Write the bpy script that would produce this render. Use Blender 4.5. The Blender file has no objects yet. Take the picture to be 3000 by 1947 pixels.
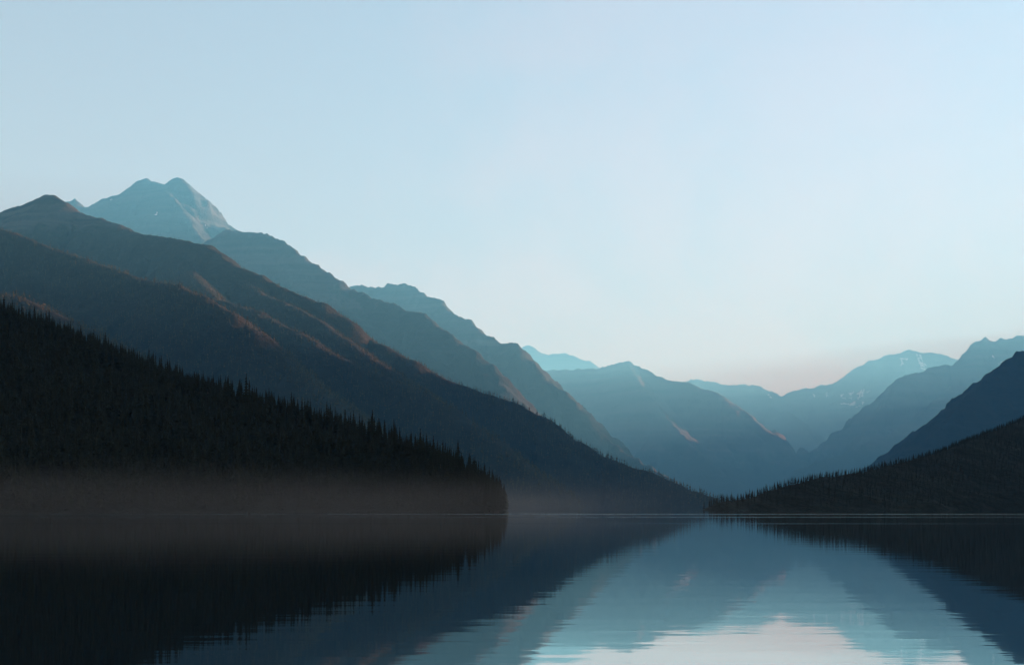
import bpy, math, random
import numpy as np
from mathutils import Vector, Matrix

random.seed(7)
RNG = np.random.default_rng(11)
scene = bpy.context.scene
COL = scene.collection

# ------------------------------------------------------------------ camera
NEAR = 0.64                                 # the near shores, drawn up at 1 : 0.64
DRAWN_EYE = 2.4
EYE = DRAWN_EYE * NEAR                      # metres above the lake
FPX = 3167.0                                # focal length in pixels of the 3000 px wide photograph
cam_data = bpy.data.cameras.new('camera')
cam = bpy.data.objects.new('camera', cam_data)
COL.objects.link(cam)
cam.location = (0, 0, EYE)
cam.rotation_euler = (math.radians(90), 0, 0)
cam_data.sensor_width = 36
cam_data.lens = 36 * FPX / 3000
cam_data.shift_y = (1484 - 973.5) / 3000
cam_data.clip_start = 0.1
cam_data.clip_end = 80000
scene.camera = cam

# ------------------------------------------------------------------ sky, sun, exposure
SUN_AZ = math.radians(54)                   # to the right of the viewing direction
SUN_EL = math.radians(8.6)
SKY_STRENGTH = 0.062
VEIL_POWER = 0.13
VEIL_DEPTH = 0.40
VEIL_CLEAR = (1.98, 2.03, 2.03)
VEIL_CLOUD = (2.38, 2.10, 1.98)
CLOUD_SHIFT = (7.3, 3.9, 0.0)
world = bpy.data.worlds.new('World')
scene.world = world
world.use_nodes = True
wt = world.node_tree
wt.nodes.clear()
w_out = wt.nodes.new('ShaderNodeOutputWorld')
w_bg = wt.nodes.new('ShaderNodeBackground')
w_sky = wt.nodes.new('ShaderNodeTexSky')
w_sky.sky_type = 'NISHITA'
w_sky.sun_disc = False
w_sky.sun_elevation = SUN_EL
w_sky.sun_rotation = SUN_AZ
w_sky.altitude = 1200
w_sky.air_density = 1.0
w_sky.dust_density = 1.6
w_sky.ozone_density = 3.0
w_bg.inputs['Strength'].default_value = SKY_STRENGTH
# a thin high veil of cloud spreads and whitens the light of the whole sky
w_bw = wt.nodes.new('ShaderNodeRGBToBW'); wt.links.new(w_sky.outputs['Color'], w_bw.inputs[0])
w_pow = wt.nodes.new('ShaderNodeMath'); w_pow.operation = 'POWER'; w_pow.inputs[1].default_value = VEIL_POWER
wt.links.new(w_bw.outputs[0], w_pow.inputs[0])
w_tc = wt.nodes.new('ShaderNodeTexCoord')
w_sep = wt.nodes.new('ShaderNodeSeparateXYZ'); wt.links.new(w_tc.outputs['Generated'], w_sep.inputs[0])
w_den = wt.nodes.new('ShaderNodeMath'); w_den.operation = 'ADD'; w_den.inputs[1].default_value = 0.45
w_abs = wt.nodes.new('ShaderNodeMath'); w_abs.operation = 'ABSOLUTE'; wt.links.new(w_sep.outputs['Z'], w_abs.inputs[0]); wt.links.new(w_abs.outputs[0], w_den.inputs[0])
w_cx = wt.nodes.new('ShaderNodeMath'); w_cx.operation = 'DIVIDE'; wt.links.new(w_sep.outputs['X'], w_cx.inputs[0]); wt.links.new(w_den.outputs[0], w_cx.inputs[1])
w_cy = wt.nodes.new('ShaderNodeMath'); w_cy.operation = 'DIVIDE'; wt.links.new(w_sep.outputs['Y'], w_cy.inputs[0]); wt.links.new(w_den.outputs[0], w_cy.inputs[1])
w_cmb = wt.nodes.new('ShaderNodeCombineXYZ'); wt.links.new(w_cx.outputs[0], w_cmb.inputs[0]); wt.links.new(w_cy.outputs[0], w_cmb.inputs[1])
w_map = wt.nodes.new('ShaderNodeMapping'); w_map.inputs['Scale'].default_value = (0.8, 1.0, 1.0); w_map.inputs['Rotation'].default_value = (0, 0, 0.7); w_map.inputs['Location'].default_value = CLOUD_SHIFT
wt.links.new(w_cmb.outputs[0], w_map.inputs['Vector'])
w_noise = wt.nodes.new('ShaderNodeTexNoise'); w_noise.inputs['Scale'].default_value = 0.9; w_noise.inputs['Detail'].default_value = 7; w_noise.inputs['Roughness'].default_value = 0.6; w_noise.inputs['Distortion'].default_value = 0.5
wt.links.new(w_map.outputs[0], w_noise.inputs['Vector'])
w_mr = wt.nodes.new('ShaderNodeMapRange'); w_mr.interpolation_type = 'SMOOTHSTEP'; w_mr.inputs[1].default_value = 0.44; w_mr.inputs[2].default_value = 0.57
wt.links.new(w_noise.outputs['Fac'], w_mr.inputs[0])
w_tint = wt.nodes.new('ShaderNodeMix'); w_tint.data_type = 'RGBA'
w_tint.inputs['A'].default_value = (*VEIL_CLEAR, 1); w_tint.inputs['B'].default_value = (*VEIL_CLOUD, 1)
wt.links.new(w_mr.outputs[0], w_tint.inputs['Factor'])
w_mul = wt.nodes.new('ShaderNodeVectorMath'); w_mul.operation = 'SCALE'
wt.links.new(w_tint.outputs['Result'], w_mul.inputs[0]); wt.links.new(w_pow.outputs[0], w_mul.inputs['Scale'])
w_mix = wt.nodes.new('ShaderNodeMix'); w_mix.data_type = 'RGBA'; 
# the veil is seen edge-on near the horizon and thins out overhead (1 - exp(-depth / sin elevation))
w_sl = wt.nodes.new('ShaderNodeMath'); w_sl.operation = 'ADD'; w_sl.inputs[1].default_value = 0.03; wt.links.new(w_abs.outputs[0], w_sl.inputs[0])
w_dv = wt.nodes.new('ShaderNodeMath'); w_dv.operation = 'DIVIDE'; w_dv.inputs[0].default_value = -VEIL_DEPTH; wt.links.new(w_sl.outputs[0], w_dv.inputs[1])
w_ex = wt.nodes.new('ShaderNodeMath'); w_ex.operation = 'EXPONENT'; wt.links.new(w_dv.outputs[0], w_ex.inputs[0])
w_om = wt.nodes.new('ShaderNodeMath'); w_om.operation = 'SUBTRACT'; w_om.inputs[0].default_value = 1.0; wt.links.new(w_ex.outputs[0], w_om.inputs[1])
wt.links.new(w_om.outputs[0], w_mix.inputs['Factor'])
wt.links.new(w_sky.outputs['Color'], w_mix.inputs['A']); wt.links.new(w_mul.outputs[0], w_mix.inputs['B'])
wt.links.new(w_mix.outputs['Result'], w_bg.inputs['Color'])
wt.links.new(w_bg.outputs['Background'], w_out.inputs['Surface'])

sun_dir = Vector((math.sin(SUN_AZ) * math.cos(SUN_EL), math.cos(SUN_AZ) * math.cos(SUN_EL), math.sin(SUN_EL)))
sun_data = bpy.data.lights.new('sun', 'SUN')
sun_data.energy = 5.0
sun_data.angle = math.radians(0.53)
sun_data.color = (1.0, 0.74, 0.58)
sun = bpy.data.objects.new('sun', sun_data)
COL.objects.link(sun)
sun.rotation_euler = sun_dir.to_track_quat('Z', 'Y').to_euler()
sun.location = (3000, 3000, 3000)

scene.view_settings.view_transform = 'Standard'
scene.view_settings.look = 'None'
scene.view_settings.exposure = 2.4
scene.view_settings.gamma = 1.0
scene.view_settings.use_curve_mapping = False
scene.cycles.max_bounces = 6
scene.cycles.diffuse_bounces = 2
scene.cycles.glossy_bounces = 3
scene.cycles.transmission_bounces = 2
scene.cycles.volume_bounces = 0
scene.cycles.use_denoising = True


# ------------------------------------------------------------------ helpers
def put(o, parent=None, label=None, cat=None, kind=None, group=None):
    COL.objects.link(o)
    if parent is not None:
        o.parent = parent
    if label: o['label'] = label
    if cat: o['category'] = cat
    if kind: o['kind'] = kind
    if group: o['group'] = group
    return o


def mesh_np(name, verts, faces, mat, smooth=True):
    """faces: (n,3) or (n,4) int array"""
    me = bpy.data.meshes.new(name)
    k = faces.shape[1]
    me.vertices.add(len(verts)); me.loops.add(faces.size); me.polygons.add(len(faces))
    me.vertices.foreach_set('co', np.ascontiguousarray(verts, dtype=np.float32).ravel())
    me.loops.foreach_set('vertex_index', np.ascontiguousarray(faces, dtype=np.int32).ravel())
    me.polygons.foreach_set('loop_start', np.arange(0, faces.size, k, dtype=np.int32))
    me.polygons.foreach_set('use_smooth', np.full(len(faces), smooth, dtype=bool))
    me.update(calc_edges=True)
    me.materials.append(mat)
    return me


def perlin(x, y, seed=0):
    xi = np.floor(x).astype(np.int64); yi = np.floor(y).astype(np.int64)
    xf = x - xi; yf = y - yi
    def g(ix, iy, dx, dy):
        h = (ix * 374761393 + iy * 668265263 + seed * 974634777) & 0x7fffffff
        h = ((h ^ (h >> 13)) * 1274126177) & 0x7fffffff
        h = h ^ (h >> 16)
        a = (h & 1023) * (2 * math.pi / 1024)
        return np.cos(a) * dx + np.sin(a) * dy
    u = xf * xf * xf * (xf * (xf * 6 - 15) + 10); v = yf * yf * yf * (yf * (yf * 6 - 15) + 10)
    a = g(xi, yi, xf, yf); b = g(xi + 1, yi, xf - 1, yf)
    c = g(xi, yi + 1, xf, yf - 1); d = g(xi + 1, yi + 1, xf - 1, yf - 1)
    return ((a + u * (b - a)) + v * ((c + u * (d - c)) - (a + u * (b - a)))) * 1.5


def fbm(x, y, seed=0, octv=4, gain=0.5):
    s = 0; a = 1.0
    for i in range(octv):
        s = s + a * perlin(x * 2 ** i, y * 2 ** i, seed + i * 17); a *= gain
    return s


def ridged(x, y, seed=0, octv=4, gain=0.5):
    s = 0; a = 1.0
    for i in range(octv):
        s = s + a * (0.5 - np.abs(perlin(x * 2 ** i, y * 2 ** i, seed + i * 23))); a *= gain
    return s


def P(px, py, d):
    """a point at distance d (m along the valley) in the direction of a place in the photograph"""
    return ((px - 1500) / FPX * d, d, DRAWN_EYE + (1484 - py) / FPX * d)


def ridge(pts, lower=0.0):
    """pts (px, py[, distance]); distances in between are interpolated"""
    xs = [i for i, p in enumerate(pts) if len(p) > 2]
    ds = np.interp(range(len(pts)), xs, [pts[i][2] for i in xs])
    out = [P(p[0], p[1], d) for p, d in zip(pts, ds)]
    return np.array([(a, b, c - lower) for a, b, c in out])


class Terrain:
    """height = highest of the ridge crests less what the ground has fallen away from them, cut by gullies"""
    def __init__(self, ridges, seed, gully=40, gully_len=160, rough=5, rough_len=45, cut=None, round_top=0.0, k=1.0, bench=0.0):
        self.k = k; self.bench = bench
        self.r = ridges; self.seed = seed
        self.gully = gully; self.gl = gully_len; self.rough = rough; self.rl = rough_len; self.cut = cut; self.rt = round_top

    def h(self, x, y):
        return self.k * self.h1(x / self.k, y / self.k)

    def h1(self, x, y):
        best = np.full(x.shape, -1e9); s = self.seed
        for k, (pts, slope) in enumerate(self.r):
            hb = np.full(x.shape, -1e9); tb = np.zeros(x.shape); db = np.zeros(x.shape)
            L = 0.0
            for a, b in zip(pts[:-1], pts[1:]):
                ab = b[:2] - a[:2]; l2 = float(ab @ ab); l = math.sqrt(l2)
                t = np.clip(((x - a[0]) * ab[0] + (y - a[1]) * ab[1]) / l2, 0, 1)
                d = np.hypot(x - a[0] - t * ab[0], y - a[1] - t * ab[1])
                zc = a[2] + t * (b[2] - a[2])
                hh = zc - slope * (np.sqrt(d * d + self.rt * self.rt) - self.rt)
                m = hh > hb
                hb = np.where(m, hh, hb); tb = np.where(m, L + t * l, tb); db = np.where(m, d, db)
                L += l
            # gullies run down from the crest
            w = np.clip(db / (2.2 * self.gl), 0, 1); w = w * w * (3 - 2 * w)
            wx = fbm(x / (self.gl * 2.5), y / (self.gl * 2.5), s + 91 + k, 3) * 0.6
            g = ridged(tb / self.gl + wx, db / (self.gl * 5) + wx + k * 7.3, s + k, 4)
            hb = hb + w * self.gully * (g * 1.6 - 1.30)
            best = np.maximum(best, hb)
        best = best + self.rough * fbm(x / self.rl, y / self.rl, s + 50, 4)
        if self.bench:                       # harder beds of rock stand out as ledges
            best = best + 0.13 * self.bench * np.sin(6.283 * best / self.bench + 2.5 * fbm(x / 300, y / 300, s + 7, 2)) * (0.6 + 0.6 * fbm(x / 120, y / 120, s + 8, 2))
        if self.cut:                         # where the hill drops to the water at its tip: (x, y, direction x, y, steepness)
            cx, cy, nx, ny, st = self.cut
            best = np.minimum(best, st * ((x - cx) * nx + (y - cy) * ny))
        return best

    def build(self, name, mat, cell, box, zmin=-5.0):
        x0, x1, y0, y1 = [b * self.k for b in box]; cell = cell * self.k
        nx = int((x1 - x0) / cell) + 1; ny = int((y1 - y0) / cell) + 1
        gx, gy = np.meshgrid(np.linspace(x0, x1, nx), np.linspace(y0, y1, ny))
        z = self.h(gx, gy)
        z = np.maximum(z, zmin - 3)
        v = np.stack([gx, gy, z], -1).reshape(-1, 3)
        i = np.arange(nx * ny).reshape(ny, nx)
        f = np.stack([i[:-1, :-1], i[:-1, 1:], i[1:, 1:], i[1:, :-1]], -1).reshape(-1, 4)
        keep = v[:, 2][f].max(1) > zmin
        f = f[keep]
        used = np.unique(f); remap = np.full(len(v), -1); remap[used] = np.arange(len(used))
        return mesh_np(name, v[used], remap[f], mat)

    def hit(self, px, py, d0, d1, step=4.0):
        """where the line of sight through (px, py) meets this ground"""
        d = np.arange(d0 * self.k, d1 * self.k, step)
        X = (px - 1500) / FPX * d; Z = EYE + (1484 - py) / FPX * d
        H = self.h(X, d)
        k = np.nonzero(H >= Z)[0]
        if len(k) == 0: return None
        k = k[0]
        return (X[k], d[k], H[k])


# ------------------------------------------------------------------ materials
def new_mat(name):
    m = bpy.data.materials.new(name); m.use_nodes = True
    nt = m.node_tree; nt.nodes.clear()
    return m, nt, nt.nodes, nt.links


def nd(nt, typ, **kw):
    n = nt.nodes.new(typ)
    for k, v in kw.items():
        if k in n.inputs: n.inputs[k].default_value = v
        else: setattr(n, k, v)
    return n


def ground_material(name, forest, scree, rock, tree_line=700, tree_fade=250, rock_amount=0.5, scale=1.0, forest_patch=0.0):
    """mountain ground: forest cover low down, scree and banded rock higher up, all in metres of the place itself"""
    m, nt, N, L = new_mat(name)
    out = nd(nt, 'ShaderNodeOutputMaterial'); bs = nd(nt, 'ShaderNodeBsdfPrincipled')
    bs.inputs['Roughness'].default_value = 0.95; bs.inputs['Specular IOR Level'].default_value = 0.1
    tc = nd(nt, 'ShaderNodeTexCoord'); sep = nd(nt, 'ShaderNodeSeparateXYZ')
    L.new(tc.outputs['Object'], sep.inputs[0])
    n1 = nd(nt, 'ShaderNodeTexNoise', Scale=0.006 / scale, Detail=8, Roughness=0.62)
    n2 = nd(nt, 'ShaderNodeTexNoise', Scale=0.035 / scale, Detail=6, Roughness=0.65)
    L.new(tc.outputs['Object'], n1.inputs['Vector']); L.new(tc.outputs['Object'], n2.inputs['Vector'])
    # rock strata: stretched along the horizontal
    mp = nd(nt, 'ShaderNodeMapping'); mp.inputs['Scale'].default_value = (0.0015 / scale, 0.0015 / scale, 0.03 / scale)
    L.new(tc.outputs['Object'], mp.inputs['Vector'])
    n3 = nd(nt, 'ShaderNodeTexNoise', Scale=1.0, Detail=6, Roughness=0.6); L.new(mp.outputs[0], n3.inputs['Vector'])
    rk = nd(nt, 'ShaderNodeMix', data_type='RGBA')
    rk.inputs['A'].default_value = (*[c * 0.45 for c in rock], 1); rk.inputs['B'].default_value = (*[min(1, c * 1.6) for c in rock], 1)
    rr = nd(nt, 'ShaderNodeMapRange'); rr.inputs[1].default_value = 0.35; rr.inputs[2].default_value = 0.65
    L.new(n3.outputs['Fac'], rr.inputs[0]); L.new(rr.outputs[0], rk.inputs['Factor'])
    sc = nd(nt, 'ShaderNodeMix', data_type='RGBA'); sc.inputs['B'].default_value = (*scree, 1)
    sr = nd(nt, 'ShaderNodeMapRange'); sr.inputs[1].default_value = 0.62 - 0.3 * rock_amount; sr.inputs[2].default_value = 0.36 - 0.3 * (rock_amount - 0.5)
    L.new(n1.outputs['Fac'], sr.inputs[0]); L.new(rk.outputs['Result'], sc.inputs['A']); L.new(sr.outputs[0], sc.inputs['Factor'])
    # forest by altitude, ragged
    ad = nd(nt, 'ShaderNodeMath', operation='MULTIPLY_ADD'); ad.inputs[1].default_value = tree_fade * 3.0
    hz = nd(nt, 'ShaderNodeMath', operation='ADD'); hz.inputs[1].default_value = -tree_fade * 1.5
    L.new(sep.outputs['Z'], hz.inputs[0]); L.new(n1.outputs['Fac'], ad.inputs[0]); L.new(hz.outputs[0], ad.inputs[2])
    fr = nd(nt, 'ShaderNodeMapRange'); fr.inputs[1].default_value = tree_line - 40; fr.inputs[2].default_value = tree_line + 40
    L.new(ad.outputs[0], fr.inputs[0])
    fo = nd(nt, 'ShaderNodeMix', data_type='RGBA')
    fo.inputs['A'].default_value = (*[c * 0.6 for c in forest], 1); fo.inputs['B'].default_value = (*[c * 1.5 for c in forest], 1)
    f2 = nd(nt, 'ShaderNodeMapRange'); f2.inputs[1].default_value = 0.3; f2.inputs[2].default_value = 0.7
    L.new(n2.outputs['Fac'], f2.inputs[0]); L.new(f2.outputs[0], fo.inputs['Factor'])
    mx = nd(nt, 'ShaderNodeMix', data_type='RGBA')
    L.new(fr.outputs[0], mx.inputs['Factor']); L.new(fo.outputs['Result'], mx.inputs['A']); L.new(sc.outputs['Result'], mx.inputs['B'])
    L.new(mx.outputs['Result'], bs.inputs['Base Color'])
    bp = nd(nt, 'ShaderNodeBump', Strength=0.9, Distance=14.0 * scale); L.new(n2.outputs['Fac'], bp.inputs['Height'])
    L.new(bp.outputs[0], bs.inputs['Normal'])
    L.new(bs.outputs[0], out.inputs['Surface'])
    return m


def flat_material(name, a, b, scale, rough=0.9, bump=0.0):
    m, nt, N, L = new_mat(name)
    out = nd(nt, 'ShaderNodeOutputMaterial'); bs = nd(nt, 'ShaderNodeBsdfPrincipled', Roughness=rough)
    bs.inputs['Specular IOR Level'].default_value = 0.15
    tc = nd(nt, 'ShaderNodeTexCoord'); n = nd(nt, 'ShaderNodeTexNoise', Scale=scale, Detail=5)
    L.new(tc.outputs['Object'], n.inputs['Vector'])
    mx = nd(nt, 'ShaderNodeMix', data_type='RGBA'); mx.inputs['A'].default_value = (*a, 1); mx.inputs['B'].default_value = (*b, 1)
    mr = nd(nt, 'ShaderNodeMapRange'); mr.inputs[1].default_value = 0.3; mr.inputs[2].default_value = 0.7
    L.new(n.outputs['Fac'], mr.inputs[0]); L.new(mr.outputs[0], mx.inputs['Factor'])
    L.new(mx.outputs['Result'], bs.inputs['Base Color'])
    if bump:
        bp = nd(nt, 'ShaderNodeBump', Strength=0.8, Distance=bump); L.new(n.outputs['Fac'], bp.inputs['Height']); L.new(bp.outputs[0], bs.inputs['Normal'])
    L.new(bs.outputs[0], out.inputs['Surface'])
    return m


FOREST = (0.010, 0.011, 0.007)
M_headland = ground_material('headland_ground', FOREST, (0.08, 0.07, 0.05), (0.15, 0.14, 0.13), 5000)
M_left = ground_material('forest_mountain_ground', (0.020, 0.020, 0.012), (0.032, 0.030, 0.023), (0.040, 0.038, 0.035), 1300, 290, scale=1.0)
M_ridge = ground_material('ridge_ground', (0.016, 0.018, 0.013), (0.024, 0.024, 0.021), (0.036, 0.034, 0.033), 1620, 520, scale=1.6)
M_rock = ground_material('peak_rock', (0.025, 0.025, 0.02), (0.026, 0.026, 0.025), (0.042, 0.040, 0.039), 1260, 520, 0.8, 2.6)
M_far = ground_material('far_rock', (0.016, 0.02, 0.016), (0.028, 0.028, 0.027), (0.042, 0.041, 0.040), 940, 460, 0.7, 2.8)
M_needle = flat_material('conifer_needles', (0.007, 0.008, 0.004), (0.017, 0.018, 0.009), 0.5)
M_needle_far = flat_material('slope_conifer_needles', (0.012, 0.015, 0.006), (0.088, 0.082, 0.030), 0.11)
M_bark = flat_material('conifer_bark', (0.06, 0.045, 0.035), (0.11, 0.085, 0.065), 2.0)
M_snow = flat_material('old_snow', (0.55, 0.55, 0.55), (0.7, 0.7, 0.7), 0.02, 0.6)
M_bed = flat_material('lake_bed_gravel', (0.07, 0.065, 0.055), (0.14, 0.13, 0.11), 0.8)


def water_material():
    m, nt, N, L = new_mat('lake_water')
    out = nd(nt, 'ShaderNodeOutputMaterial')
    tc = nd(nt, 'ShaderNodeTexCoord'); sep = nd(nt, 'ShaderNodeSeparateXYZ'); L.new(tc.outputs['Object'], sep.inputs[0])
    # slow swell and small ripples, long crests across the view
    def wave(sx, sy, detail):
        mp = nd(nt, 'ShaderNodeMapping'); mp.inputs['Scale'].default_value = (sx, sy, 1); mp.inputs['Rotation'].default_value = (0, 0, 0.12)
        L.new(tc.outputs['Object'], mp.inputs['Vector'])
        n = nd(nt, 'ShaderNodeTexNoise', Scale=1.0, Detail=detail, Roughness=0.5); L.new(mp.outputs[0], n.inputs['Vector'])
        return n.outputs['Fac']
    b1 = nd(nt, 'ShaderNodeBump', Strength=1.0, Distance=0.0026); L.new(wave(0.25, 1.17, 2), b1.inputs['Height'])
    b2 = nd(nt, 'ShaderNodeBump', Strength=1.0, Distance=0.00064); L.new(wave(1.56, 4.7, 2), b2.inputs['Height']); L.new(b1.outputs[0], b2.inputs['Normal'])
    # narrow bands far out where a breath of wind ruffles the surface
    acc = None
    for y0, wid, amt in ((227, 8.3, 0.62), (163, 4.5, 0.5), (100, 2.6, 0.36)):
        mp = nd(nt, 'ShaderNodeMapping'); mp.inputs['Scale'].default_value = (0.0103, 0.031, 1); mp.inputs['Location'].default_value = (y0, 0, 0)
        L.new(tc.outputs['Object'], mp.inputs['Vector'])
        n = nd(nt, 'ShaderNodeTexNoise', Scale=1.0, Detail=4); L.new(mp.outputs[0], n.inputs['Vector'])
        o = nd(nt, 'ShaderNodeMath', operation='MULTIPLY_ADD'); o.inputs[1].default_value = wid * 2.5; L.new(n.outputs['Fac'], o.inputs[0]); L.new(sep.outputs['Y'], o.inputs[2])
        d = nd(nt, 'ShaderNodeMath', operation='SUBTRACT'); d.inputs[1].default_value = y0 + wid * 1.25; L.new(o.outputs[0], d.inputs[0])
        ab = nd(nt, 'ShaderNodeMath', operation='ABSOLUTE'); L.new(d.outputs[0], ab.inputs[0])
        r = nd(nt, 'ShaderNodeMapRange'); r.interpolation_type = 'SMOOTHSTEP'; r.inputs[1].default_value = wid; r.inputs[2].default_value = wid * 0.2; r.inputs[3].default_value = 0; r.inputs[4].default_value = amt
        L.new(ab.outputs[0], r.inputs[0])
        if acc is None: acc = r.outputs[0]
        else:
            mxx = nd(nt, 'ShaderNodeMath', operation='MAXIMUM'); L.new(acc, mxx.inputs[0]); L.new(r.outputs[0], mxx.inputs[1]); acc = mxx.outputs[0]
    ro = nd(nt, 'ShaderNodeMath', operation='MULTIPLY_ADD'); ro.inputs[1].default_value = 0.16; ro.inputs[2].default_value = 0.03
    L.new(acc, ro.inputs[0])
    gl = nd(nt, 'ShaderNodeBsdfGlossy'); gl.inputs['Color'].default_value = (0.95, 0.96, 0.97, 1)
    L.new(ro.outputs[0], gl.inputs['Roughness']); L.new(b2.outputs[0], gl.inputs['Normal'])
    df = nd(nt, 'ShaderNodeBsdfDiffuse'); df.inputs['Color'].default_value = (0.004, 0.010, 0.013, 1)
    fr = nd(nt, 'ShaderNodeFresnel', IOR=1.33); L.new(b2.outputs[0], fr.inputs['Normal'])
    pw = nd(nt, 'ShaderNodeMath', operation='POWER'); pw.inputs[1].default_value = 0.25; L.new(fr.outputs[0], pw.inputs[0])
    mx = nd(nt, 'ShaderNodeMixShader'); L.new(pw.outputs[0], mx.inputs[0]); L.new(df.outputs[0], mx.inputs[1]); L.new(gl.outputs[0], mx.inputs[2])
    L.new(mx.outputs[0], out.inputs['Surface'])
    return m


# ------------------------------------------------------------------ lake and ground
def sheet(name, x0, x1, y0, y1, z, mat, n=1):
    gx, gy = np.meshgrid(np.linspace(x0, x1, n + 1), np.linspace(y0, y1, n + 1))
    v = np.stack([gx, gy, np.full_like(gx, z)], -1).reshape(-1, 3)
    i = np.arange((n + 1) ** 2).reshape(n + 1, n + 1)
    f = np.stack([i[:-1, :-1], i[:-1, 1:], i[1:, 1:], i[1:, :-1]], -1).reshape(-1, 4)
    return bpy.data.objects.new(name, mesh_np(name, v, f, mat))

put(sheet('lake', -8000, 8000, 6, 14000, 0.0, water_material()), label='calm dark mountain lake mirroring the slopes and sky', kind='structure')
put(sheet('ground', -8800, 15700, -2300, 39100, -9.0, M_bed), label='gravel valley floor under the lake', kind='structure')
bank = Terrain([(np.array([(-400, -30, 1.4), (0, -9, 0.55), (400, -30, 1.4)], float), 0.08)], 3, 0.5, 20, 0.25, 6)
put(bpy.data.objects.new('shore', bank.build('shore', M_bed, 4, (-420, 420, -120, 16), -1.5)), label='low gravel bank where the viewer stands', kind='structure')

# ------------------------------------------------------------------ mountains (distances in metres)
TREE = 9.0
FAR = 1.8                                   # the mountains beyond the near shore, drawn up at 1 : 1.8
# near headland, left: dark wood down to the water
HEADLAND_LINE = [(-700, 620, 900), (-300, 780, 780), (0, 891, 690), (75, 912), (150, 942), (250, 995), (380, 1043), (480, 1072), (630, 1107), (750, 1140, 600), (880, 1178),
                 (1010, 1212), (1110, 1243), (1210, 1275), (1335, 1322, 528), (1385, 1348), (1425, 1374), (1455, 1398, 501)]
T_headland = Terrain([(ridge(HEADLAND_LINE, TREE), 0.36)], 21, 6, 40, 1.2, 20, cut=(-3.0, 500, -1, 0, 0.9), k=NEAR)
# right wooded spur
SPUR_LINE = [(2100, 1449, 856), (2138, 1446), (2213, 1434), (2275, 1414), (2350, 1393), (2406, 1380), (2463, 1374), (2538, 1365, 1030), (2613, 1348), (2688, 1329), (2763, 1307),
             (2838, 1280), (2887, 1262), (2951, 1239), (3000, 1217, 1323), (3200, 1130, 1427)]
SPUR_TAIL = [(3200, 1130, 1427), (3600, 940, 1532), (4300, 560, 1671), (5200, 150, 1811)]  # unseen rise past the right edge, built high to shade the headland
T_spur = Terrain([(ridge(SPUR_LINE, 4.6), 0.40), (ridge(SPUR_TAIL, 6.5), 0.8)], 33, 9, 60, 1.8, 28, cut=(153, 860, 1, 0, 0.5), k=NEAR)
# big forested mountain, left, with three spurs coming forward
T_forest = Terrain([
    (ridge([(-900, 560, 4200), (-300, 600, 4000), (0, 627, 3800), (38, 606), (84, 594), (139, 568), (156, 568), (185, 585), (236, 619), (294, 636), (349, 652), (379, 669), (421, 682), (496, 690), (547, 701),
            (606, 711, 3300), (644, 737), (669, 762), (763, 800), (826, 836), (936, 880), (1003, 922), (1058, 975), (1121, 1006), (1205, 1048), (1310, 1107), (1415, 1143), (1499, 1170, 2700), (1575, 1210), (1688, 1285),
            (1763, 1327), (1838, 1356), (1894, 1372), (1950, 1398), (2026, 1428), (2082, 1448, 2380), (2160, 1478, 2380)], 7), 0.80),
    (ridge([(-700, 480, 2800), (-250, 590, 2700), (34, 672, 2550), (143, 716), (252, 752), (358, 790), (454, 820), (517, 826), (589, 857), (673, 904), (736, 954), (799, 1017), (862, 1075, 2000), (930, 1130), (1000, 1190, 1850)], 7), 0.80),
    (ridge([(560, 790, 3050), (631, 870, 2650), (757, 905), (868, 963), (910, 990), (994, 1040), (1121, 1092), (1226, 1134), (1310, 1180), (1415, 1256), (1500, 1330, 2000)], 7), 0.80),
    (ridge([(-500, 690, 1950), (0, 850, 1820), (60, 862), (150, 905), (250, 950), (340, 1000), (420, 1050), (500, 1110, 1550)], 7), 0.75),
    (ridge([(690, 790, 3200), (760, 850, 3000), (856, 890), (931, 930), (1010, 985), (1100, 1050), (1200, 1110, 2420)], 7), 0.80),
], 41, 40, 110, 3.5, 30, round_top=22, k=1.45)
# blue ridge behind it
T_ridge = Terrain([
    (ridge([(520, 760, 5310), (623, 695, 5130), (656, 674), (682, 671), (728, 676), (778, 686), (825, 701), (846, 716), (862, 732), (888, 749), (926, 774), (973, 800), (1028, 843), (1053, 855), (1100, 874),
            (1154, 889), (1196, 906), (1251, 922), (1268, 944), (1323, 977), (1382, 1019), (1436, 1061), (1470, 1108), (1520, 1165), (1545, 1215, 4250)]), 0.95),
    (ridge([(880, 800, 4860), (930, 850), (1010, 900), (1100, 960), (1200, 1040, 4230)]), 0.95),
], 52, 55, 150, 9, 45, k=FAR, bench=50)
# next shoulder, with cliff steps
T_shoulder = Terrain([
    (ridge([(950, 870, 7300), (1036, 838, 7200), (1053, 836), (1121, 840), (1142, 832), (1188, 830), (1217, 843), (1230, 853), (1251, 864), (1285, 872), (1293, 889), (1314, 906), (1335, 922), (1381, 939),
            (1398, 960), (1449, 994), (1478, 1005), (1499, 1002), (1516, 1007), (1522, 1023), (1562, 1061), (1604, 1108), (1650, 1141), (1684, 1171), (1703, 1209), (1744, 1258), (1800, 1299), (1857, 1337), (1913, 1370), (2000, 1420, 5400)]), 0.95),
], 63, 65, 160, 10, 55, k=FAR, bench=60)
# double summit far left
T_summit = Terrain([
    (ridge([(60, 640, 6742), (194, 591, 6604), (219, 581), (248, 606), (261, 606), (286, 591), (303, 579), (349, 570), (379, 549), (412, 526), (429, 520), (442, 533), (467, 533), (492, 541), (509, 522), (526, 518), (538, 526),
            (551, 547), (589, 589), (623, 636), (656, 669), (720, 740), (820, 850, 6398)]), 0.85),
    (ridge([(429, 528, 6536), (496, 566, 6226), (530, 604), (555, 650), (589, 694), (640, 750, 5710)]), 0.8),
    (ridge([(303, 584, 6536), (330, 620), (360, 670), (400, 730, 5916)]), 0.85),
], 74, 85, 150, 5, 36, k=FAR, bench=36)
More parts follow.
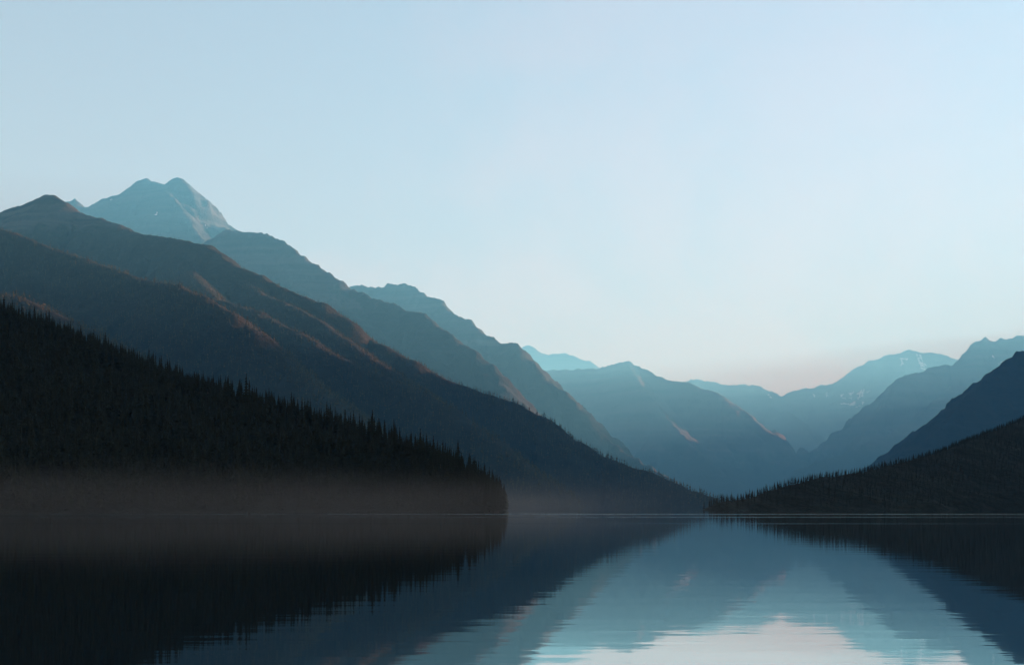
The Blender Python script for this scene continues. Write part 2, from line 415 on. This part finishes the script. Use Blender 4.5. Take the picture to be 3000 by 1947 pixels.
# far down the valley
T_farthest = Terrain([(ridge([(1380, 1120, 20125), (1480, 1060, 20125), (1534, 1019), (1541, 1010), (1553, 1010), (1575, 1031), (1609, 1038), (1654, 1033), (1680, 1040), (1691, 1049), (1729, 1057), (1755, 1074), (1850, 1120), (1950, 1180, 19550)]), 0.7)], 85, 90, 400, 12, 90, k=FAR)
T_valley = Terrain([
    (ridge([(1400, 1100, 12810), (1601, 1083, 12444), (1748, 1078), (1778, 1070), (1823, 1059), (1842, 1058), (1857, 1069), (1879, 1074), (1913, 1093), (1958, 1111), (2003, 1117), (2044, 1130), (2101, 1149), (2146, 1179), (2213, 1228),
            (2251, 1250), (2294, 1295), (2350, 1325), (2395, 1359), (2460, 1410, 10492)]), 0.68),
    (ridge([(1842, 1066, 11834), (1880, 1130, 11102), (1960, 1230, 10370), (2060, 1340, 9638)]), 0.68),
], 96, 90, 330, 9, 80, k=FAR, bench=80)
T_cirque = Terrain([
    (ridge([(1900, 1150, 17825), (2003, 1120, 17825), (2026, 1110), (2071, 1113), (2127, 1126), (2213, 1125), (2240, 1136), (2288, 1158, 17250), (2331, 1141), (2388, 1134), (2403, 1128), (2429, 1126), (2463, 1111), (2500, 1081), (2545, 1057),
            (2594, 1040), (2666, 1024), (2699, 1031), (2737, 1032), (2774, 1040), (2804, 1051), (2880, 1080), (3100, 1100, 16675)]), 0.75),
    (ridge([(2300, 1200, 16099), (2380, 1270), (2450, 1350, 13799)]), 0.6),
], 107, 120, 330, 14, 100, k=FAR, bench=90)
T_right_peak = Terrain([
    (ridge([(2650, 1100, 11167), (2696, 1087, 11370), (2741, 1070), (2797, 1066), (2827, 1033), (2846, 1014), (2864, 995), (2887, 989), (2906, 997), (2943, 993), (2973, 989), (2998, 984, 11674), (3150, 945), (3400, 935), (3800, 935), (4400, 1000, 11674)]), 0.80),  # out of view to the right the crest is raised to shade the valley
    (ridge([(2720, 1084, 11250), (2630, 1108, 10850), (2588, 1180), (2550, 1240), (2505, 1310), (2440, 1355, 9700)]), 0.85),
    (ridge([(2800, 1120, 10964), (2700, 1210, 10152), (2598, 1273, 9644), (2480, 1325), (2410, 1348, 9136), (2330, 1375, 8933)]), 0.7),
], 118, 130, 220, 14, 90, k=FAR, bench=90)
# dark mountain at the right edge
T_right = Terrain([
    (ridge([(5600, 300, 4600), (4600, 560, 4700), (3900, 760, 4800), (3400, 900, 4800), (3150, 960, 4700), (3000, 1023, 4600), (2951, 1051), (2936, 1070), (2902, 1096), (2876, 1126), (2857, 1145), (2834, 1156), (2808, 1171), (2801, 1194), (2789, 1220),
            (2756, 1254), (2714, 1288), (2650, 1325), (2605, 1348), (2500, 1400, 3900), (2400, 1440, 3800)]), 0.75),
    (ridge([(3020, 1040, 4650), (2960, 1105, 5600), (2900, 1165, 6800)]), 0.8),  # hidden back ridge, added to shade the lower forest slope
    (np.array([(3637, 4800, 950), (3500, 4000, 660), (3000, 3300, 450), (2500, 2800, 250)], float), 0.7),  # unseen front ridge, added to keep the sun off the lower forest
], 129, 50, 130, 8, 45, k=1.5, bench=50)

def mtn(t, name, label, mat, cell, box):
    return put(bpy.data.objects.new(name, t.build(name, mat, cell, box)), label=label, kind='structure')

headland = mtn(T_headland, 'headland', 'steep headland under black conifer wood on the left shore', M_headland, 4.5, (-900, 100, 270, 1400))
spur_hill = mtn(T_spur, 'wooded_hill', 'dark low wooded spur reaching into the lake from the right', M_headland, 9, (110, 3600, 600, 3500))
forest_mountain = mtn(T_forest, 'forest_mountain', 'long brown-green forested mountain slope descending to the lake from the left', M_left, 8, (-3300, 800, 1080, 5000))
blue_ridge = mtn(T_ridge, 'ridge', 'blue hazy round-topped ridge behind the forested slope', M_ridge, 13, (-2700, 1200, 3200, 6500))
shoulder = mtn(T_shoulder, 'mountain_shoulder', 'paler mountain shoulder with stepped cliffs behind the blue ridge', M_ridge, 15, (-2600, 1700, 4400, 8600))
summit = mtn(T_summit, 'double_peak', 'rocky double summit above the left ridge with small snow spots', M_rock, 15, (-4500, -500, 4700, 8300))
farthest = mtn(T_farthest, 'distant_ridge', 'palest distant ridge with a knob at its left end', M_far, 45, (-2100, 4000, 17200, 21500))
valley_mountain = mtn(T_valley, 'valley_mountain', 'broad pale blue mountain in the middle of the valley', M_far, 26, (-2200, 4200, 8000, 14900))
cirque = mtn(T_cirque, 'cirque_mountain', 'far rounded mountain with snow patches at the valley head', M_far, 36, (1100, 8600, 12000, 20800))
right_peak = mtn(T_right_peak, 'far_peak', 'hazy far peak with a long ribbed face at the right', M_far, 26, (1900, 8600, 8000, 15200))
right_mountain = mtn(T_right, 'steep_mountain', 'dark blue steep mountain cut by the right picture edge', M_ridge, 16, (900, 7000, 2700, 8000))

# ------------------------------------------------------------------ conifers
def conifer_crown(seed, tiers, sides, droop=0.28, slim=0.16, low=0.10):
    """crown of a spruce or fir of unit height: whorls of separate drooping boughs round a bare leader"""
    r = random.Random(seed); v = []; f = []
    for k in range(tiers):
        t = k / (tiers - 1)
        z = low + (0.965 - low) * t ** 0.92
        rad = slim * (1 - t) ** 0.8 * r.uniform(0.72, 1.2) + 0.012
        n = max(3, int(sides * (1 - 0.45 * t)))
        off = r.uniform(0, 6.28); th = (1 - low) / tiers * r.uniform(1.5, 2.1)
        for j in range(n):
            a = off + 6.283 * j / n + r.uniform(-0.3, 0.3); rr = rad * r.uniform(0.55, 1.25)
            wv = 6.283 / n * 0.62
            b = len(v)
            v += [(0.012 * math.cos(a - 1.57), 0.012 * math.sin(a - 1.57), z + th * 0.55), (0.012 * math.cos(a + 1.57), 0.012 * math.sin(a + 1.57), z + th * 0.55),
                  (rr * 0.62 * math.cos(a - wv), rr * 0.62 * math.sin(a - wv), z - droop * rr * 0.5),
                  (rr * math.cos(a), rr * math.sin(a), z - droop * rr * r.uniform(0.6, 1.6)),
                  (rr * 0.62 * math.cos(a + wv), rr * 0.62 * math.sin(a + wv), z - droop * rr * 0.5),
                  (0, 0, z - th * 0.15)]
            f += [(b, b + 2, b + 3), (b, b + 3, b + 1), (b + 1, b + 3, b + 4), (b + 2, b + 5, b + 3), (b + 3, b + 5, b + 4)]
    b = len(v)
    v += [(0.008, 0, 0.93), (-0.005, 0.007, 0.93), (-0.005, -0.007, 0.93), (0, 0, 1.0)]
    f += [(b, b + 1, b + 3), (b + 1, b + 2, b + 3), (b + 2, b, b + 3)]
    return np.array(v), np.array(f)


def trunk_shape(sides=6):
    v = []; f = []
    rings = ((0.0, 0.020), (0.03, 0.015), (0.4, 0.010), (0.95, 0.003))
    for z, r in rings:
        for j in range(sides):
            a = 6.283 * j / sides; v.append((r * math.cos(a), r * math.sin(a), z))
    for k in range(len(rings) - 1):
        for j in range(sides):
            p, q = k * sides + j, k * sides + (j + 1) % sides
            f += [(p, q, q + sides), (p, q + sides, p + sides)]
    return np.array(v), np.array(f)


def scatter(name, protos, pos, height, mat, label, parent=None):
    """a wood nobody could count, joined into one mesh"""
    V = []; F = []; base = 0
    which = RNG.integers(0, len(protos), len(pos)); ang = RNG.uniform(0, 6.283, len(pos)); fat = RNG.uniform(0.8, 1.25, len(pos))
    for k, (pv, pf) in enumerate(protos):
        sel = np.nonzero(which == k)[0]
        if not len(sel): continue
        c, s_ = np.cos(ang[sel])[:, None], np.sin(ang[sel])[:, None]
        hh = height[sel][:, None]; w = hh * fat[sel][:, None]
        x = (pv[:, 0] * c - pv[:, 1] * s_) * w + pos[sel, 0:1]
        y = (pv[:, 0] * s_ + pv[:, 1] * c) * w + pos[sel, 1:2]
        z = pv[:, 2] * hh + pos[sel, 2:3]
        V.append(np.stack([x, y, z], -1).reshape(-1, 3))
        F.append((pf[None] + (np.arange(len(sel)) * len(pv))[:, None, None]).reshape(-1, 3) + base)
        base += len(sel) * len(pv)
    o = bpy.data.objects.new(name, mesh_np(name, np.concatenate(V), np.concatenate(F), mat, False))
    return put(o, parent, label=label, kind='stuff')


def project(p):
    return 1500 + FPX * p[:, 0] / p[:, 1], 1484 - FPX * (p[:, 2] - EYE) / p[:, 1]


def grow(terrain, box, spacing, zmin, zmax, lean=0.35):
    """places for trees on the side of a hill that shows from the lake"""
    x0, x1, y0, y1 = box
    nx = int((x1 - x0) / spacing); ny = int((y1 - y0) / spacing)
    gx, gy = np.meshgrid(np.linspace(x0, x1, nx), np.linspace(y0, y1, ny))
    x = (gx + RNG.uniform(-.55, .55, gx.shape) * spacing).ravel(); y = (gy + RNG.uniform(-.55, .55, gx.shape) * spacing).ravel()
    z = terrain.h(x, y)
    p = np.stack([x, y, z], -1)
    px, py = project(p)
    e = 6.0
    nxg = (terrain.h(x + e, y) - z) / e; nyg = (terrain.h(x, y + e) - z) / e
    view = (-nxg * p[:, 0] - nyg * p[:, 1] + (z - EYE)) / np.hypot(x, y)      # < 0: the ground faces the viewer
    ok = (z > zmin) & (z < zmax) & (px > -160) & (px < 3160) & (view < lean)
    return p[ok], px[ok], py[ok]


near_protos = [conifer_crown(100 + i, 9, 6, slim=random.uniform(0.13, 0.19)) for i in range(7)]
mid_protos = [conifer_crown(200 + i, 5, 4, slim=random.uniform(0.15, 0.21)) for i in range(6)]
far_protos = [conifer_crown(300 + i, 3, 3, slim=random.uniform(0.17, 0.24)) for i in range(6)]

# individual trees: the ones that stand out along the two wooded skylines
fine_crowns = []
tv, tf = trunk_shape()
trunk_mesh = mesh_np('trunk', tv, tf, M_bark)
for i in range(10):
    cv, cf = conifer_crown(500 + i, 15, 8, slim=[0.12, 0.15, 0.17, 0.14, 0.19, 0.13, 0.16, 0.21, 0.11, 0.18][i], low=[0.12, 0.05, 0.08, 0.2, 0.06, 0.15, 0.1, 0.04, 0.25, 0.07][i])
    fine_crowns.append(mesh_np('crown', cv, cf, M_needle, False))


def tree(x, y, z, h, label, group, k=None):
    root = bpy.data.objects.new('pine_tree', None)
    put(root, label=label, cat='tree', group=group)
    root.location = (x, y, z - 0.25); root.rotation_euler = (random.uniform(-.025, .025), random.uniform(-.025, .025), random.uniform(0, 6.28))
    w = h * random.uniform(0.85, 1.2); root.scale = (w, w, h)
    root.empty_display_size = 0.1
    put(bpy.data.objects.new('trunk', trunk_mesh), root)
    put(bpy.data.objects.new('crown', fine_crowns[random.randrange(10) if k is None else k]), root)
    return root


def along(line, lower, a, b, n):
    """points spread along a crest between photograph columns a and b"""
    r = ridge(line, lower); px = 1500 + FPX * r[:, 0] / r[:, 1]
    t = np.sort(np.linspace(a, b, n) + RNG.uniform(-.5, .5, n) * (b - a) / n * 1.2)
    return NEAR * np.interp(t, px, r[:, 0]), NEAR * np.interp(t, px, r[:, 1])

standouts = [(104, 'tall slim conifer rising above the far left end of the headland skyline', 9.9, 0), (150, 'second tall conifer on the headland skyline, counting from the left edge', 10.6, 5),
             (1092, 'tall pointed conifer on the headland skyline, right of a dip', 10.2, 8), (1156, 'pointed conifer in a row of three on the lower headland skyline', 9.6, 0),
             (1344, 'lone broad conifer standing tallest near the tip of the headland', 10.6, 4)]
for px, lab, h, k in standouts:
    x, y = along(HEADLAND_LINE, TREE, px, px + 0.1, 1)
    tree(x[0], y[0] - 1.3, float(T_headland.h(x, y - 1.3)[0]), h, lab, 'conifers along the headland skyline', k)
n1 = 165
xs, ys = along(HEADLAND_LINE, TREE, -60, 1462, n1)
ys = ys + RNG.uniform(-3.8, 2.6, n1); zs = T_headland.h(xs, ys)
for x, y, z in zip(xs, ys, zs):
    col = 1500 + FPX * x / y
    part = ('black conifer on the highest stretch of the headland skyline at the left picture edge' if col < 330 else
            'black conifer on the headland skyline below the brown spur that dips behind it' if col < 640 else
            'black conifer on the even middle stretch of the headland skyline' if col < 960 else
            'black conifer on the lower headland skyline against the blue-green mountainside' if col < 1250 else
            'black conifer on the last drop of the headland skyline before its tip')
    tree(x, y, z, random.uniform(4.9, 8.2), part, 'conifers along the headland skyline')
# trees at the water's edge round the tip of the headland
tip = []
for i in range(26):
    t = i / 25
    tip.append((NEAR * (-5.5 - 16 * abs(t - 0.5) ** 1.5 + random.uniform(-2.0, 0.5)), NEAR * (458 + 62 * t)))
for x, y in tip:
    z = max(0.3, float(T_headland.h(np.array([x]), np.array([y]))[0]))
    tree(x, y, z, random.uniform(5.8, 9.3), 'dark misty conifer at the water round the tip of the headland', 'conifers at the tip of the headland')
n2 = 95
xs, ys = along(SPUR_LINE, 4.6, 2085, 3040, n2)
ys = ys + RNG.uniform(-4.5, 3.2, n2); zs = T_spur.h(xs, ys)
for x, y, z in zip(xs, ys, zs):
    col = 1500 + FPX * x / y
    part = ('tiny dark conifer on the low tip of the right wooded hill' if col < 2330 else
            'tiny dark conifer on the middle skyline of the right wooded hill, against the blue valley' if col < 2640 else
            'tiny dark conifer on the upper skyline of the right wooded hill, below the steep mountain')
    tree(x, y, max(0.2, z), random.uniform(2.6, 4.0), part, 'conifers along the right spur skyline')

# the woods themselves
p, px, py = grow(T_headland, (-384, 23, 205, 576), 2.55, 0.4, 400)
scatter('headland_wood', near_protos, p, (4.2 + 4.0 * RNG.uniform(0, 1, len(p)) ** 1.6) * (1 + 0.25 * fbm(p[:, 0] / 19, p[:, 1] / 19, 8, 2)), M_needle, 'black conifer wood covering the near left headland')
p, px, py = grow(T_spur, (93, 576, 467, 960), 3.3, 0.4, 400)
scatter('spur_wood', mid_protos, p, RNG.uniform(2.7, 4.1, len(p)), M_needle, 'dark conifer wood covering the low spur at right')
p, px, py = grow(T_forest, (-3900, 840, 1890, 5650), 12.0, 1.0, 1300, 0.25)
sky_y = np.interp(px, [q[0] for q in HEADLAND_LINE] + [1500], [q[1] for q in HEADLAND_LINE] + [1520])
dens = 1.0 - np.clip((p[:, 2] - 690) / 480, 0, 0.93) + 0.9 * fbm(p[:, 0] / 150, p[:, 1] / 150, 5, 3)
keep = (py < sky_y + 90) & (RNG.uniform(0, 1, len(p)) < dens)
p = p[keep]
scatter('mountainside_wood', far_protos, p, RNG.uniform(9, 21, len(p)) * np.clip(1.1 - p[:, 2] / 1800, .5, 1), M_needle_far, 'sparse to dense conifer wood on the big left mountainside')
print('TREES', len(p))

# ------------------------------------------------------------------ old snow lying on the far mountains
def inside(px, py, poly):
    n = len(poly); r = np.zeros(px.shape, bool)
    for i in range(n):
        x1, y1 = poly[i]; x2, y2 = poly[(i + 1) % n]
        if y1 == y2: continue
        c = ((y1 > py) != (y2 > py)) & (px < (x2 - x1) * (py - y1) / (y2 - y1) + x1)
        r ^= c
    return r


def snow_patch(terrain, parent, poly, d0, d1, lift):
    """a snow field with a ragged rim, lying on the ground of the mountain"""
    hits = [terrain.hit(q[0], q[1], d0, d1, 8.0) for q in poly]
    hits = [h for h in hits if h]
    if len(hits) < 3: return
    hp = np.array([(h[0], h[1]) for h in hits]); c = hp.mean(0)
    lo, hi = hp.min(0) - 20, hp.max(0) + 20
    step = max(4.0, (hi - lo).max() / 45)
    gx, gy = np.meshgrid(np.arange(lo[0], hi[0], step), np.arange(lo[1], hi[1], step))
    wx = gx + 14 * fbm(gx / 40, gy / 40, 3, 3); wy = gy + 14 * fbm(gx / 40, gy / 40, 9, 3)
    m = inside(wx, wy, [tuple(q) for q in hp])
    z = terrain.h(gx, gy) + lift
    v = np.stack([gx, gy, z], -1).reshape(-1, 3)
    i = np.arange(gx.size).reshape(gx.shape)
    f = np.stack([i[:-1, :-1], i[:-1, 1:], i[1:, 1:], i[1:, :-1]], -1).reshape(-1, 4)
    f = f[m.ravel()[f].sum(1) >= 3]
    if len(f) < 2: return
    used = np.unique(f); remap = np.full(len(v), -1); remap[used] = np.arange(len(used))
    vv = v[used]; ff = remap[f]
    # a rim turned down into the ground so the field has thickness
    e = {}
    for q in ff:
        for a, b in zip(q, np.roll(q, -1)):
            if (b, a) in e: del e[(b, a)]
            else: e[(a, b)] = 1
    low = vv.copy(); low[:, 2] -= lift + 6
    n = len(vv)
    rim = np.array([(b, a, a + n, b + n) for a, b in e])
    put(bpy.data.objects.new('snow_patch', mesh_np('snow_patch', np.concatenate([vv, low]), np.concatenate([ff, rim]), M_snow)), parent)


R4 = lambda pts: [(2200 + x * .3754, 950 + y * .3754) for x, y in pts]
R1 = lambda pts: [(x * .4207, 480 + y * .4207) for x, y in pts]
for q in ([(690, 622), (720, 610), (770, 628), (820, 608), (890, 610), (870, 637), (810, 652), (760, 644)], [(692, 538), (712, 542), (744, 575), (735, 584), (705, 562)], [(758, 530), (802, 520), (808, 540), (775, 560)],
          [(822, 545), (850, 523), (888, 516), (882, 545), (850, 564), (830, 577)], [(893, 518), (932, 518), (910, 542)], [(572, 528), (597, 533), (608, 572), (588, 566)], [(472, 538), (492, 543), (508, 572), (488, 566)], [(762, 573), (793, 570), (786, 590)],
          [(1288, 230), (1330, 233), (1338, 280), (1368, 318), (1374, 352), (1300, 366), (1335, 340), (1308, 300)], [(1150, 268), (1228, 263), (1222, 282), (1197, 290), (1190, 322), (1168, 322), (1173, 290)], [(128, 543), (147, 548), (168, 577), (150, 572)]):
    snow_patch(T_cirque, cirque, R4(q), 11000, 18500, 3)
for q in ([(1878, 300), (1920, 288), (1937, 300), (1900, 314)], [(1928, 295), (1988, 283), (1978, 310), (1943, 314)]):
    snow_patch(T_right_peak, right_peak, R4(q), 9000, 13000, 3)
for q in ([(1085, 342), (1100, 340), (1095, 364), (1083, 368)], [(1372, 366), (1393, 370), (1384, 383)], [(1408, 370), (1420, 379), (1423, 390), (1411, 386)], [(1426, 432), (1440, 430), (1444, 443), (1435, 448)], [(762, 246), (784, 250), (779, 260)]):
    snow_patch(T_summit, summit, R1(q), 4800, 8000, 2)

# ------------------------------------------------------------------ haze
def haze_material(density, color, aniso):
    m, nt, N, L = new_mat('haze_air')
    out = nd(nt, 'ShaderNodeOutputMaterial'); v = nd(nt, 'ShaderNodeVolumePrincipled')
    v.inputs['Color'].default_value = (*color, 1); v.inputs['Density'].default_value = density
    v.inputs['Anisotropy'].default_value = aniso
    v.inputs['Absorption Color'].default_value = (0.38, 0.20, 0.20, 1)
    L.new(v.outputs[0], out.inputs['Volume'])
    m.cycles.homogeneous_volume = True
    return m

def box_obj(name, x0, x1, y0, y1, z0, z1, mat):
    v = np.array([(x, y, z) for z in (z0, z1) for y in (y0, y1) for x in (x0, x1)], float)
    f = np.array([(0, 2, 3, 1), (4, 5, 7, 6), (0, 1, 5, 4), (2, 6, 7, 3), (0, 4, 6, 2), (1, 3, 7, 5)])
    return bpy.data.objects.new(name, mesh_np(name, v, f, mat, False))

put(box_obj('haze', -9000, 15900, -2500, 39300, -11, 3750, haze_material(6.4e-5, (0.13, 0.59, 1.0), 0.15)), label='thin blue morning haze filling the valley', kind='stuff')

# ------------------------------------------------------------------ mist lying on the lake
def mist_material(density, color):
    m, nt, N, L = new_mat('lake_mist')
    out = nd(nt, 'ShaderNodeOutputMaterial'); v = nd(nt, 'ShaderNodeVolumePrincipled')
    v.inputs['Color'].default_value = (*color, 1); v.inputs['Anisotropy'].default_value = 0.3
    tc = nd(nt, 'ShaderNodeTexCoord'); sep = nd(nt, 'ShaderNodeSeparateXYZ'); L.new(tc.outputs['Object'], sep.inputs[0])
    mp = nd(nt, 'ShaderNodeMapping'); mp.inputs['Scale'].default_value = (0.0156, 0.0156, 0.078); L.new(tc.outputs['Object'], mp.inputs['Vector'])
    n = nd(nt, 'ShaderNodeTexNoise', Scale=1.0, Detail=3); L.new(mp.outputs[0], n.inputs['Vector'])
    top = nd(nt, 'ShaderNodeMath', operation='MULTIPLY_ADD'); top.inputs[1].default_value = -7.7; L.new(n.outputs['Fac'], top.inputs[0]); L.new(sep.outputs['Z'], top.inputs[2])
    r = nd(nt, 'ShaderNodeMapRange'); r.interpolation_type = 'SMOOTHSTEP'; r.inputs[1].default_value = 7.0; r.inputs[2].default_value = -1.3; r.inputs[3].default_value = 0.0; r.inputs[4].default_value = density
    L.new(top.outputs[0], r.inputs[0])
    fx = nd(nt, 'ShaderNodeMapRange'); fx.interpolation_type = 'SMOOTHSTEP'; fx.inputs[1].default_value = 70; fx.inputs[2].default_value = -38; fx.inputs[3].default_value = 0.0; fx.inputs[4].default_value = 1.0
    L.new(sep.outputs['X'], fx.inputs[0])
    mu = nd(nt, 'ShaderNodeMath', operation='MULTIPLY'); L.new(r.outputs[0], mu.inputs[0]); L.new(fx.outputs[0], mu.inputs[1])
    L.new(mu.outputs[0], v.inputs['Density']); L.new(v.outputs[0], out.inputs['Volume'])
    return m

put(box_obj('mist', -512, 211, 168, 576, 0.05, 15.4, mist_material(1.1e-3, (0.95, 0.96, 0.86))), label='low grey mist lying on the water along the headland shore', kind='stuff')
